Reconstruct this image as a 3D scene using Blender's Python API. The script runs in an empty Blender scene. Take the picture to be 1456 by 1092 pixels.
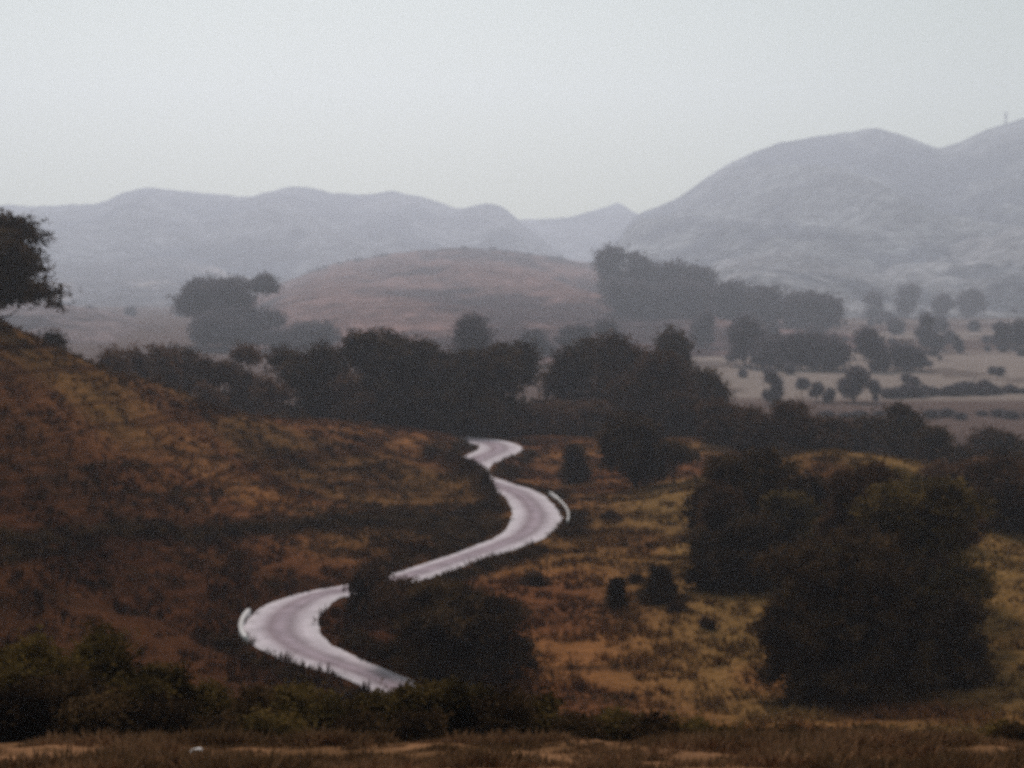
import bpy, math, random
import numpy as np
from mathutils import Vector

# ------------------------------------------------------------------ camera, world, sun, exposure
sc = bpy.context.scene
R = math.radians
FPX = 2000.0                 # focal length in photograph pixels (1456 wide)
CAM_H = 32.0
TH = math.atan(146.0 / FPX)
cd = bpy.data.cameras.new("camera"); cam = bpy.data.objects.new("camera", cd)
sc.collection.objects.link(cam); sc.camera = cam
cam.location = (0, 0, CAM_H); cam.rotation_euler = (math.pi / 2 - TH, 0, 0)
cd.sensor_width = 36; cd.lens = 36 * FPX / 1456; cd.clip_start = 0.1; cd.clip_end = 30000
cd.dof.use_dof = True; cd.dof.focus_distance = 4.0; cd.dof.aperture_fstop = 4.0

SUN_EL, SUN_AZ = R(42), R(-8)           # veiled sun ahead of the camera
w = bpy.data.worlds.new("World"); sc.world = w; w.use_nodes = True
nt = w.node_tree; N = nt.nodes; L = nt.links
for n in list(N): N.remove(n)
out = N.new("ShaderNodeOutputWorld"); bg = N.new("ShaderNodeBackground")
sky = N.new("ShaderNodeTexSky"); sky.sky_type = 'NISHITA'; sky.sun_disc = False
sky.sun_elevation = SUN_EL; sky.sun_rotation = SUN_AZ; sky.dust_density = 4; sky.air_density = 1.2
tc = N.new("ShaderNodeTexCoord"); sep = N.new("ShaderNodeSeparateXYZ")
ramp = N.new("ShaderNodeValToRGB")
ramp.color_ramp.elements[0].position = 0.0; ramp.color_ramp.elements[0].color = (9.6, 10.0, 6.6, 1)
ramp.color_ramp.elements[1].position = 0.45; ramp.color_ramp.elements[1].color = (4.3, 5.0, 4.8, 1)
e = ramp.color_ramp.elements.new(0.10); e.color = (7.4, 8.0, 5.4, 1); e = ramp.color_ramp.elements.new(0.21); e.color = (4.0, 5.0, 3.9, 1)
noi = N.new("ShaderNodeTexNoise"); noi.inputs["Scale"].default_value = 2.2; noi.inputs["Detail"].default_value = 5
mp = N.new("ShaderNodeMapping"); mp.inputs["Scale"].default_value = (1, 1, 3)
mr = N.new("ShaderNodeMapRange"); mr.inputs[3].default_value = 0.78; mr.inputs[4].default_value = .98
mulc = N.new("ShaderNodeMix"); mulc.data_type = 'RGBA'; mulc.blend_type = 'MULTIPLY'; mulc.inputs[0].default_value = 1
mix = N.new("ShaderNodeMix"); mix.data_type = 'RGBA'; mix.inputs[0].default_value = 0.85
L.new(tc.outputs["Generated"], sep.inputs[0]); L.new(sep.outputs[2], ramp.inputs[0])
L.new(tc.outputs["Generated"], mp.inputs[0]); L.new(mp.outputs[0], noi.inputs["Vector"])
L.new(noi.outputs[0], mr.inputs[0]); L.new(ramp.outputs[0], mulc.inputs[6]); L.new(mr.outputs[0], mulc.inputs[7])
L.new(sky.outputs[0], mix.inputs[6]); L.new(mulc.outputs[2], mix.inputs[7])
L.new(mix.outputs[2], bg.inputs[0]); bg.inputs[1].default_value = 0.06
L.new(bg.outputs[0], out.inputs[0])

sd = bpy.data.lights.new("sun", 'SUN'); sd.energy = 2.0; sd.angle = R(12); sd.color = (1.0, 0.93, 0.85)
so = bpy.data.objects.new("sun", sd); sc.collection.objects.link(so)
dsun = Vector((math.sin(SUN_AZ) * math.cos(SUN_EL), math.cos(SUN_AZ) * math.cos(SUN_EL), math.sin(SUN_EL)))
so.rotation_euler = dsun.to_track_quat('Z', 'Y').to_euler()
sc.view_settings.view_transform = 'Standard'; sc.view_settings.look = 'None'
sc.view_settings.exposure = 0.75; sc.view_settings.gamma = 1.0
sc.cycles.volume_bounces = 1; sc.cycles.max_bounces = 6; sc.cycles.diffuse_bounces = 3
sc.cycles.use_denoising = False
HAZE_D = 0.00022
HAZE_C = (0.76, 0.805, 0.955)

# ------------------------------------------------------------------ numbers: noise, projection, splines
rng = np.random.default_rng(7)
def hash2(ix, iy, s):
    h = (ix.astype(np.int64) * 374761393 + iy.astype(np.int64) * 668265263 + s * 1442695041) & 0x7fffffff
    h = ((h ^ (h >> 13)) * 1274126177) & 0x7fffffff
    h = h ^ (h >> 16)
    return (h & 0xffff) / 65535.0
def vnoise(x, y, s=0):
    ix = np.floor(x); iy = np.floor(y); fx = x - ix; fy = y - iy
    fx = fx * fx * (3 - 2 * fx); fy = fy * fy * (3 - 2 * fy)
    a = hash2(ix, iy, s); b = hash2(ix + 1, iy, s); c = hash2(ix, iy + 1, s); d = hash2(ix + 1, iy + 1, s)
    return (a * (1 - fx) + b * fx) * (1 - fy) + (c * (1 - fx) + d * fx) * fy
def fbm(x, y, s=0, o=4):
    r = 0; a = .5; t = 0
    for k in range(o):
        r = r + a * vnoise(x, y, s + 17 * k); t += a; a *= .5; x = x * 2.03 + 5.1; y = y * 2.03 + 3.7
    return r / t                                   # 0..1
def ridged(x, y, s=0, o=4):
    r = 0; a = .5; t = 0
    for k in range(o):
        r = r + a * (1 - np.abs(2 * vnoise(x, y, s + 31 * k) - 1)); t += a; a *= .5; x = x * 2.03 + 1.1; y = y * 2.03 + 8.7
    return r / t
def ss(a, b, x):
    t = np.clip((x - a) / (b - a), 0, 1); return t * t * (3 - 2 * t)

cT, sT = math.cos(TH), math.sin(TH)
def P(px, py, d):
    """the point seen at photograph pixel (px, py) whose forward distance is d"""
    u = (px - 728) / FPX; v = (546 - py) / FPX
    dy = cT + v * sT; dz = -sT + v * cT
    return (u / dy * d, d, CAM_H + dz / dy * d)
def XD(px, d):
    return (px - 728) / FPX * d * 1.0
def PY(x, y, z):
    zz = z - CAM_H; f = y * cT - zz * sT; up = y * sT + zz * cT
    return 728 + x / f * FPX, 546 - up / f * FPX

# terrain control points
cp = []
def c(px, py, d): cp.append(P(px, py, d))
for t in [(0,475,170),(0,560,151),(0,650,138),(0,760,122),(0,880,108),(-500,400,160),(-500,560,140),(-500,900,105),
          (120,512,183),(120,600,165),(120,700,144),(120,800,128),
          (250,558,200),(250,640,178),(250,735,152),(250,800,138),(250,900,123),
          (380,594,225),(380,680,193),(380,755,166),(380,825,147),
          (500,603,246),(500,680,205),(500,745,177),(500,795,158),
          (590,612,262),(600,655,232),(600,700,205),(600,760,175),
          (640,660,220),(690,683,214),(675,730,193),(655,770,172),
          (420,1000,106),(200,980,107),
          (820,640,266),(900,624,276),(1000,624,276),(1130,626,272),
          (900,700,213),(820,760,178),(900,850,142),(760,880,134),(1000,800,160),(900,960,115),(1050,960,116),
          (1060,870,132),(1140,652,196),(1215,645,200),(1300,688,190),(1390,745,176),(1200,740,165),(1200,830,143),
          (1080,720,190),(1350,860,132),(1440,790,152),(1440,880,128),(1440,960,113),(1700,700,190),(1700,900,120),(1900,760,180)]:
    c(*t)
for t in [(-66,205,17),(-70,240,5),(-75,300,-6),(-30,285,0),(-52,245,6),(-40,300,-3),(-140,200,30),(-150,280,5),(-5,310,-1),
          (15,300,-1.5),(30,310,-5),(60,300,-7),(90,290,-8),(50,235,-2.5),(80,235,-4),(110,235,-4),(120,190,0),
          (-20,350,-6),(-80,380,-12),(20,360,-12),(90,370,-17),(170,300,-12),(-160,380,-12),(-25,330,-3)]:
    cp.append(t)
# ---- road centre line
road_px = [(655,621,283),(692,624,279),(711,637,268),(694,650,257),(667,662,245),(665,676,232),(693,688,222),(735,702,212),
           (759,722,198),(763,742,187),(745,763,176),(705,783,168),(650,800,160),(570,826,150),(500,842,144.7),
           (448,851,141.4),(408,875,135),(394,902,127.5),(420,928,121),(468,948,116.6),(512,963,113.4),(552,980,110.3),(600,1003,106),(650,1030,101)]
rp = [( -75,306),(-45,298),(-22,289)] + [(XD(a, d), d) for a, b, d in road_px] + [(0,96),(2,86),(8,77),(20,70),(40,64),(75,60)]
def catmull(pts, n=14):
    pts = np.array(pts, float); o = []
    p = np.vstack([2 * pts[0] - pts[1], pts, 2 * pts[-1] - pts[-2]])
    for i in range(1, len(p) - 2):
        for k in range(n):
            t = k / n
            o.append(.5 * (2 * p[i] + (p[i+1] - p[i-1]) * t + (2*p[i-1] - 5*p[i] + 4*p[i+1] - p[i+2]) * t*t + (-p[i-1] + 3*p[i] - 3*p[i+1] + p[i+2]) * t**3))
    o.append(p[-2]); return np.array(o)
RC = catmull(rp)
for _ in range(6):
    RC[1:-1] = .25 * RC[:-2] + .5 * RC[1:-1] + .25 * RC[2:]
for i in range(len(RC)):
    if i % 14 == 0 and 112 < RC[i, 1] < 300: cp.append((RC[i, 0], RC[i, 1], 0.0))
CP = np.array(cp)
def tps_fit(C):
    n = len(C); X = C[:, :2] / 100
    r = np.linalg.norm(X[:, None] - X[None], axis=2); K = np.where(r > 0, r * r * np.log(r + 1e-12), 0)
    K += np.eye(n) * 0.002
    Pm = np.hstack([np.ones((n, 1)), X]); A = np.zeros((n + 3, n + 3))
    A[:n, :n] = K; A[:n, n:] = Pm; A[n:, :n] = Pm.T
    return X, np.linalg.solve(A, np.concatenate([C[:, 2], np.zeros(3)]))
TX, TW = tps_fit(CP)
def tps(x, y):
    q = np.stack([x.ravel(), y.ravel()], 1) / 100; res = np.empty(len(q)); n = len(TX)
    for s in range(0, len(q), 40000):
        b = q[s:s+40000]
        r2 = ((b[:, None] - TX[None]) ** 2).sum(2)
        K = .5 * r2 * np.log(r2 + 1e-12)
        res[s:s+40000] = K @ TW[:n] + TW[n] + b @ TW[n+1:]
    return res.reshape(x.shape)
NEAR_Y = [-60,-5,0,8,15,30,36,40,50,70,95,112,140]
NEAR_Z = [44,31.4,30.2,28.2,26,21.5,20.0,17.6,12.8,6.5,1.5,0,0]
def near(x, y):
    return np.interp(y, NEAR_Y, NEAR_Z)
def far_plain(x, y):
    und = (fbm(x / 260, y / 260, 51, 3) - .5) * 5
    return -18 + und * ss(400, 700, y) + ss(-60, -420, x - (y - 400) * .1) * ss(420, 700, y) * 6
def base_z(x, y):
    t = np.clip(tps(x, np.clip(y, 80, 420)), -19, 45)
    a = ss(92, 116, y)
    z = near(x, y) * (1 - a) + t * a
    b = ss(310, 430, y)
    z = z * (1 - b) + far_plain(x, y) * b
    return z
def road_dist(x, y):
    sh = x.shape; x = x.ravel(); y = y.ravel()
    d = np.full(x.shape, 99.0); idx = np.zeros(x.shape, int)
    m = (y > 55) & (y < 315) & (np.abs(x) < 90)
    q = np.stack([x[m], y[m]], 1); dd = np.empty(len(q)); ii = np.empty(len(q), int)
    for s in range(0, len(q), 30000):
        b = q[s:s+30000]
        r = ((b[:, None] - RC[None]) ** 2).sum(2); k = r.argmin(1)
        dd[s:s+30000] = np.sqrt(r[np.arange(len(b)), k]); ii[s:s+30000] = k
    d[m] = dd; idx[m] = ii
    return d.reshape(sh), idx.reshape(sh)
rz = np.where((RC[:, 1] > 112) & (RC[:, 1] < 296), 0.0, base_z(RC[:, 0], RC[:, 1]))
for _ in range(60):
    rz[1:-1] = .25 * rz[:-2] + .5 * rz[1:-1] + .25 * rz[2:]
HW = 3.2
def HWv(y): return np.interp(y, [90,114,121,128,135,143,160,172,186,204,220,250], [2.0,2.15,3.0,3.6,3.3,2.35,2.35,2.8,3.45,3.2,3.4,4.3])
_t = np.gradient(RC, axis=0); _t /= np.linalg.norm(_t, axis=1)[:, None]; nor_ = np.stack([-_t[:, 1], _t[:, 0]], 1)
_i = int(((RC - np.array([XD(693, 222), 222])) ** 2).sum(1).argmin()); BSIDE = 1 if (np.array([-14, 205]) - RC[_i]) @ nor_[_i] > 0 else -1
# scrubby terrace banks across the hillside, unlit faces painted dark: (px, py) lines
def terr_line(pts):
    return np.array(pts, float)
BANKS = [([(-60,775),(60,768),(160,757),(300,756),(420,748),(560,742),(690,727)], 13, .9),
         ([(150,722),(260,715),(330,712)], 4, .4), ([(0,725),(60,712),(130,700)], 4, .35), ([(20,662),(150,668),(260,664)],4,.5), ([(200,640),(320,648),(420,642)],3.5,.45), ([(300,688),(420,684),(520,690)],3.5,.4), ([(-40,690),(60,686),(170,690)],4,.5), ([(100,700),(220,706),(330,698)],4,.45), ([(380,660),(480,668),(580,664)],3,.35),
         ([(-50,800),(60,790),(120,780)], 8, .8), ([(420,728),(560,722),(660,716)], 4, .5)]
def ground_z(x, y, detail=True):
    x = np.asarray(x, float); y = np.asarray(y, float)
    z = base_z(x, y)
    rd, ri = road_dist(x, y)
    am = ss(40, 60, y) * (1 - ss(330, 600, y))
    rough = ss(3.5, 9, rd)
    if detail:
        z = z + am * rough * ((fbm(x / 26, y / 26, 3, 3) - .5) * 1.6 + (fbm(x / 5.0, y / 6.5, 9, 4) - .5) * .75)
        # cattle terracettes following the contours of the hill
        hill = ss(-6, -22, x) * ss(118, 130, y) * (1 - ss(250, 300, y))
        ph = z * 1.15 + fbm(x / 14, y / 14, 21, 3) * 2.2
        fr = ph - np.floor(ph)
        z = z + hill * rough * (ss(.55, .95, fr) - fr) * .55
        z = z + ss(24, 30, y) * (1 - ss(40, 50, y)) * (fbm(x / 1.6, y / 1.6, 5, 4) - .5) * .35
    rzz = rz[ri]
    hwv = HWv(RC[ri, 1]); t = ss(hwv + .5, hwv + 3.0, rd)
    z = np.where(rd < 60, (rzz - .07) * (1 - t) + z * t, z)
    # earth bank on the near side of the road where it leaves the left-hand curve of the upper S
    sg = ((x - RC[ri, 0]) * nor_[ri, 0] + (y - RC[ri, 1]) * nor_[ri, 1]) * BSIDE
    iy = RC[ri, 1]
    bk = ss(200, 210, iy) * (1 - ss(240, 252, iy)) * ss(0, 1, sg)
    z = z + bk * 3.0 * np.exp(-((sg - HWv(iy) - 2.1) / 1.4) ** 2)
    return z
def gz(x, y): return float(ground_z(np.array([x]), np.array([y]))[0])
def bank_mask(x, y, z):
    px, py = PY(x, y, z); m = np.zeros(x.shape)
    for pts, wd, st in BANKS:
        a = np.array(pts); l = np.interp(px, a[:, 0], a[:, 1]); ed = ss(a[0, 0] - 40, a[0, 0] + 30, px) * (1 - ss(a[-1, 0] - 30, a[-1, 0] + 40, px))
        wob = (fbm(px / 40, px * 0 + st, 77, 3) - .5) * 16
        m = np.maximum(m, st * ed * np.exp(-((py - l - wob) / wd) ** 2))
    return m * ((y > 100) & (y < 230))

# ------------------------------------------------------------------ object helpers
COL = sc.collection
def props(o, label=None, cat=None, group=None, kind=None):
    if label: o["label"] = label
    if cat: o["category"] = cat
    if group: o["group"] = group
    if kind: o["kind"] = kind
    return o
def link(o, parent=None):
    COL.objects.link(o)
    if parent: o.parent = parent
    return o
def mesh_np(name, v, f, mat=None, col=None, smooth=False, extra=None):
    me = bpy.data.meshes.new(name); v = np.asarray(v, np.float32); f = np.asarray(f, np.int32); k = f.shape[1]
    me.vertices.add(len(v)); me.vertices.foreach_set("co", v.ravel())
    me.loops.add(f.size); me.loops.foreach_set("vertex_index", f.ravel())
    me.polygons.add(len(f)); me.polygons.foreach_set("loop_start", np.arange(0, f.size, k, dtype=np.int32))
    me.polygons.foreach_set("loop_total", np.full(len(f), k, np.int32))
    me.update(calc_edges=True); me.validate()
    if smooth: me.polygons.foreach_set("use_smooth", np.ones(len(f), bool))
    if col is not None:
        a = me.color_attributes.new("tint", 'FLOAT_COLOR', 'POINT')
        cc = np.ones((len(v), 4), np.float32); cc[:, :3] = col; a.data.foreach_set("color", cc.ravel())
    if extra is not None:
        a = me.attributes.new("across", 'FLOAT', 'POINT'); a.data.foreach_set("value", np.asarray(extra, np.float32))
    if mat: me.materials.append(mat)
    return me
def grid_faces(nr, nc):
    i = np.arange(nr - 1)[:, None] * nc + np.arange(nc - 1)[None]
    return np.stack([i, i + 1, i + nc + 1, i + nc], 2).reshape(-1, 4)

# ------------------------------------------------------------------ materials
def new_mat(name):
    m = bpy.data.materials.new(name); m.use_nodes = True
    b = m.node_tree.nodes["Principled BSDF"]; b.inputs["Roughness"].default_value = .95
    b.inputs["Specular IOR Level"].default_value = 0.0
    return m, m.node_tree, b
def ground_mat(name, scales, amps, bump=.3, bscale=3.0, lo=.6, hi=1.4):
    m, t, b = new_mat(name); n = t.nodes; l = t.links
    at = n.new("ShaderNodeAttribute"); at.attribute_name = "tint"
    geo = n.new("ShaderNodeNewGeometry"); prev = at.outputs["Color"]
    for s, a in zip(scales, amps):
        no = n.new("ShaderNodeTexNoise"); no.inputs["Scale"].default_value = s; no.inputs["Detail"].default_value = 6
        no.inputs["Roughness"].default_value = .65
        l.new(geo.outputs["Position"], no.inputs["Vector"])
        r = n.new("ShaderNodeMapRange"); r.inputs[1].default_value = .36; r.inputs[2].default_value = .64
        r.inputs[3].default_value = 1 - a; r.inputs[4].default_value = 1 + a
        l.new(no.outputs[0], r.inputs[0])
        mx = n.new("ShaderNodeMix"); mx.data_type = 'RGBA'; mx.blend_type = 'MULTIPLY'; mx.inputs[0].default_value = 1
        l.new(prev, mx.inputs[6]); l.new(r.outputs[0], mx.inputs[7]); prev = mx.outputs[2]
    l.new(prev, b.inputs["Base Color"])
    no = n.new("ShaderNodeTexNoise"); no.inputs["Scale"].default_value = bscale; no.inputs["Detail"].default_value = 6
    l.new(geo.outputs["Position"], no.inputs["Vector"])
    bp = n.new("ShaderNodeBump"); bp.inputs["Strength"].default_value = 1; bp.inputs["Distance"].default_value = bump
    l.new(no.outputs[0], bp.inputs["Height"]); l.new(bp.outputs[0], b.inputs["Normal"])
    return m
M_GROUND = ground_mat("dry_grass_ground", (.35, 1.7), (.14, .24), .35, 1.6)
M_MOUNT = ground_mat("hazy_hillside", (.006, .03), (.4, .6), 14, .022)
M_KNOLL = ground_mat("knoll_grass", (.012, .06), (.35, .45), 8, .05)
def leaf_mat(name, c1, c2, trans=.25):
    m, t, b = new_mat(name); n = t.nodes; l = t.links
    geo = n.new("ShaderNodeNewGeometry"); oi = n.new("ShaderNodeObjectInfo")
    mx = n.new("ShaderNodeMix"); mx.data_type = 'RGBA'; mx.inputs[6].default_value = (*c1, 1); mx.inputs[7].default_value = (*c2, 1)
    no = n.new("ShaderNodeTexNoise"); no.inputs["Scale"].default_value = .45; no.inputs["Detail"].default_value = 2  # coarse noise paints lit and shaded patches into the foliage colour
    l.new(geo.outputs["Position"], no.inputs["Vector"])
    ad = n.new("ShaderNodeMath"); ad.operation = 'MULTIPLY_ADD'; ad.inputs[1].default_value = .5
    l.new(geo.outputs["Random Per Island"], ad.inputs[0])
    mr_ = n.new("ShaderNodeMapRange"); mr_.inputs[1].default_value = .35; mr_.inputs[2].default_value = .65
    mr_.inputs[3].default_value = -.3; mr_.inputs[4].default_value = .6
    l.new(no.outputs[0], mr_.inputs[0]); l.new(mr_.outputs[0], ad.inputs[2]); l.new(ad.outputs[0], mx.inputs[0])
    l.new(mx.outputs[2], b.inputs["Base Color"])
    b.inputs["Roughness"].default_value = .9; b.inputs["Specular IOR Level"].default_value = 0
    tr = n.new("ShaderNodeBsdfTranslucent"); l.new(mx.outputs[2], tr.inputs[0])
    sh = n.new("ShaderNodeMixShader"); sh.inputs[0].default_value = trans
    o = n["Material Output"]; l.new(b.outputs[0], sh.inputs[1]); l.new(tr.outputs[0], sh.inputs[2]); l.new(sh.outputs[0], o.inputs[0])
    return m
LM = {
 'dark': leaf_mat("dark_leaves", (.008, .005, .004), (.10, .056, .026)),
 'brown': leaf_mat("brown_leaves", (.022, .012, .008), (.115, .058, .032)),
 'olive': leaf_mat("olive_leaves", (.014, .010, .005), (.17, .105, .035)),
 'green': leaf_mat("yellow_green_leaves", (.016, .011, .006), (.15, .095, .030)),
 'rust': leaf_mat("rusty_leaves", (.05, .026, .018), (.17, .088, .052)),
 'haze_pale': leaf_mat("haze_paled_leaves", (.065, .055, .066), (.14, .112, .118)),  # paler and bluer for distant plants, haze put into the leaf colour
}
mt, t_, b_ = new_mat("bark"); b_.inputs["Base Color"].default_value = (.035, .022, .015, 1); M_BARK = mt
nn = t_.nodes.new("ShaderNodeTexNoise"); nn.inputs["Scale"].default_value = 9; bp_ = t_.nodes.new("ShaderNodeBump")
bp_.inputs["Distance"].default_value = .05; t_.links.new(nn.outputs[0], bp_.inputs["Height"]); t_.links.new(bp_.outputs[0], b_.inputs["Normal"])

# ------------------------------------------------------------------ ground sheet
rows = np.concatenate([np.arange(-25, 26, 1.5), np.arange(26, 44, .22), np.arange(44, 96, 1.0), np.arange(96, 300, .48),
                       np.arange(300, 420, 1.6), np.geomspace(421, 7400, 120)])
ths = np.concatenate([np.linspace(-48, -23, 60, endpoint=False), np.linspace(-23, 23, 640), np.linspace(23, 48, 61)[1:]])
tt = np.tan(np.radians(ths))
Yg = np.repeat(rows[:, None], len(tt), 1); Xg = tt[None] * np.maximum(Yg, 34)
Zg = ground_z(Xg, Yg)
def lerp(a, b, t): return a + (b - a) * t[..., None]
def terrain_color(x, y, z):
    A = np.array
    n1 = fbm(x / 38, y / 13, 101, 4); n2 = fbm(x / 7.5, y / 3.2 + z / 1.6, 103, 4); n3 = fbm(x / 60, y / 45, 107, 3)
    orange = A([.195, .082, .032]); brown = A([.105, .038, .018]); olive = A([.115, .064, .022]); dark = A([.026, .012, .007]); gold = A([.175, .098, .036])
    c_ = np.broadcast_to(orange, x.shape + (3,)).copy()
    c_ = lerp(c_, brown, ss(.42, .62, n1) * .8)
    c_ = lerp(c_, olive, ss(.48, .62, n3) * .55)
    c_ = lerp(c_, gold, ss(4, 22, x) * (1 - ss(240, 300, y)) * ss(.22, .55, fbm(x / 15, y / 25, 111, 3)) * .9)
    low = ss(-6, -12, x) * (1 - ss(140, 165, y)) * ss(60, 90, y)             # browner foot of the hill, lens vignetting darkened into its colour
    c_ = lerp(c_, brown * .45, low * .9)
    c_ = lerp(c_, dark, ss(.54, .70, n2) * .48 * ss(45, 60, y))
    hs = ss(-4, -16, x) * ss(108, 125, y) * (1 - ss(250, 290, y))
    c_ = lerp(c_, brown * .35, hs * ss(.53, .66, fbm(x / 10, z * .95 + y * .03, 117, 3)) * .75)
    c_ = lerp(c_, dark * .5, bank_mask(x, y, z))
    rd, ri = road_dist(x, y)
    # dark strip along the road banks: scrub, with bank shadow painted in
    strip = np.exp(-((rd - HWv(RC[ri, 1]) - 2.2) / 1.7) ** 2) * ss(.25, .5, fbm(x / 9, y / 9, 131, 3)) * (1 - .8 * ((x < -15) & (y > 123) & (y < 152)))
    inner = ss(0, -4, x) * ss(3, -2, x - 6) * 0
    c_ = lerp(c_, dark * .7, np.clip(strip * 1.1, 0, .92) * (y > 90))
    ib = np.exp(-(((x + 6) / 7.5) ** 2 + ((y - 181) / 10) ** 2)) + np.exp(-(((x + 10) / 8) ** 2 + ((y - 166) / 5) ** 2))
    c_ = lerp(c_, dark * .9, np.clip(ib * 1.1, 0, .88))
    # foreground shoulder: bare reddish soil
    fg = (1 - ss(37, 42, y))
    soil = lerp(np.broadcast_to(A([.19, .095, .05]), x.shape + (3,)), A([.11, .056, .028]), ss(.4, .65, fbm(x / 2.2, y / 1.5, 141, 4)))
    c_ = lerp(c_, soil * 1, 0 * fg) * (1 - fg[..., None]) + soil * fg[..., None]
    # far plain : straw fields and scrub
    fp = ss(300, 380, y)
    fld = fbm(x / 300, y / 90, 151, 4)
    straw = A([.20, .155, .138]); scrub = A([.095, .062, .054])
    pl = lerp(np.broadcast_to(scrub, x.shape + (3,)), straw, ss(.38, .60, (fld + .2 * ss(40, 160, x) * (1 - ss(850, 1200, y))) * ss(-60, 120, x) * ss(520, 640, y)) * 1.0)
    pl = lerp(pl, scrub * .6, ss(.55, .7, fbm(x / 35, y / 60, 157, 4)) * .6)
    return lerp(c_, np.zeros(3), fp) * 1 + pl * fp[..., None]
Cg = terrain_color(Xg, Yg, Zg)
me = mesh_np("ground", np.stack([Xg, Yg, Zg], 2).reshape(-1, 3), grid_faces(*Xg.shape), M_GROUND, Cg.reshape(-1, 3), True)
props(link(bpy.data.objects.new("ground", me)), "rolling dry brown grassland with terraced hillside", None, None, "structure")

# ------------------------------------------------------------------ knoll and mountains
def relief(name, label, prof, D, d0, back, base, amp, colA, colB, mat, seed, pw=.9, nr=150, ncol=260, spur=1.0, nscale=1.0):
    pr = np.array(prof, float); pxs = np.linspace(pr[0, 0], pr[-1, 0], ncol)
    cy = np.interp(pxs, pr[:, 0], pr[:, 1])
    k = np.ones(5) / 5; cy = np.convolve(np.pad(cy, 2, 'edge'), k, 'valid')
    cy = cy + (fbm(pxs / 17, pxs * 0, seed, 4) - .5) * 7 * nscale
    edge = ss(pr[0, 0], pr[0, 0] + 60, pxs) * 1.0; edge2 = 1 - ss(pr[-1, 0] - 60, pr[-1, 0], pxs)
    t = np.concatenate([np.linspace(0, 1, nr), 1 + np.linspace(.02, 1, 40)])
    T, PX = np.meshgrid(t, pxs, indexing='ij'); CY = np.broadcast_to(cy, T.shape)
    d = np.where(T <= 1, d0 + (D - d0) * T, D + (back - D) * (T - 1))
    x = (PX - 728) / FPX * d; zc = CAM_H + (400 - CY) / FPX * D
    f = np.where(T <= 1, np.power(np.clip(T, 0, 1), pw), 1 - (T - 1) ** 1.3)
    f = f * 1.0
    z = base + (zc - base) * f
    env = np.sin(np.clip(T, 0, 1) * math.pi) ** .8
    s_ = D / 1500.
    rn = ridged(x / (150 * s_) + d / (700 * s_), d / (420 * s_), seed + 3, 5)
    z = z + env * amp * (rn - .62) * spur * 2 + env * amp * .35 * (fbm(x / (35 * s_), d / (60 * s_), seed + 5, 4) - .5)
    z = np.where(T <= 0, base - 6, z)
    n = fbm(x / (60 * s_), d / (90 * s_), seed + 9, 5); n2 = fbm(x / (14 * s_), d / (30 * s_), seed + 11, 3)
    far = np.array([1.15, 1.22, 1.35]) if D > 3000 else 1.0  # distant slopes lifted towards pale blue, haze put into their colour
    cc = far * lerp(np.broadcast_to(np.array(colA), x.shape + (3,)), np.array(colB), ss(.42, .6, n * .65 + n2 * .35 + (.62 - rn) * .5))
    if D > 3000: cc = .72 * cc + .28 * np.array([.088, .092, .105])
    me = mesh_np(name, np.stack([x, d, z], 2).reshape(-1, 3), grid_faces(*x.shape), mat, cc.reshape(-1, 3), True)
    props(link(bpy.data.objects.new(name, me)), label, None, None, "structure")
    KN[label] = (pxs, cy, D, d0, base, pw)
    return x, d, z
KN = {}
knx, knd, knz = relief("knoll", "low rounded purplish brown knoll in the middle distance",
    [(60,470),(200,462),(330,432),(400,402),(480,374),(560,360),(640,352),(720,356),(800,368),(850,376),(920,390),(1000,404),(1080,424),(1180,446),(1280,470)],
    2700, 800, 3500, -19, 18, (.15,.088,.082), (.05,.032,.033), M_KNOLL, 301, pw=1.15, nscale=.5)
relief("hill", "pale lower hill behind the big hazy tree",
    [(-500,392),(-200,385),(0,380),(80,372),(160,366),(250,366),(330,382),(420,398),(520,420),(600,440)],
    3900, 2300, 4800, -19, 32, (.22,.17,.15), (.07,.06,.06), M_MOUNT, 311, nscale=.7)
relief("hill", "low hazy slope coming down from the left below the big hazy tree",
    [(-700,400),(-300,415),(0,424),(80,431),(150,442),(220,458),(290,474),(360,488),(420,500)],
    1700, 840, 2300, -21, 12, (.12,.085,.085), (.045,.035,.038), M_KNOLL, 361, pw=1.1, nscale=.5)
relief("mountain", "long hazy mountain range on the left",
    [(-900,330),(-500,300),(-200,296),(0,292),(60,294),(150,289),(180,275),(215,266),(250,271),(300,277),(360,281),(400,270),(430,265),(470,275),(520,279),(560,273),(610,283),(650,298),(690,289),(715,294),(740,315),(770,340),(820,380),(900,430)],
    5500, 3300, 6400, -19, 80, (.13,.12,.12), (.035,.036,.045), M_MOUNT, 321, ncol=420, nscale=.6)
relief("mountain", "small far peak in the gap between the two ranges",
    [(500,330),(600,318),(700,319),(750,312),(800,311),(850,299),(878,288),(900,302),(960,325),(1050,350),(1150,370)],
    6400, 5000, 7200, -19, 80, (.12,.11,.11), (.045,.045,.05), M_MOUNT, 331, nscale=.4)
relief("mountain", "steep broad mountain rising on the right",
    [(780,430),(850,380),(885,330),(900,308),(960,284),(1000,256),(1040,230),(1100,207),(1160,195),(1205,190),(1240,184),(1270,193),(1330,213),(1350,208),(1400,186),(1456,168),(1600,130),(1900,90),(2300,140),(2600,200)],
    4900, 2600, 6300, -19, 90, (.14,.13,.12), (.04,.04,.045), M_MOUNT, 341, ncol=460, pw=.95, nscale=.5)
relief("hill", "lower spur in front of the right mountain",
    [(900,430),(960,400),(1040,362),(1110,345),(1180,350),(1250,358),(1330,345),(1456,315),(1700,280),(2000,260),(2300,300)],
    3500, 1900, 4300, -19, 60, (.17,.15,.14), (.045,.043,.045), M_MOUNT, 351, ncol=360, pw=1.1, nscale=.7)

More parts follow.
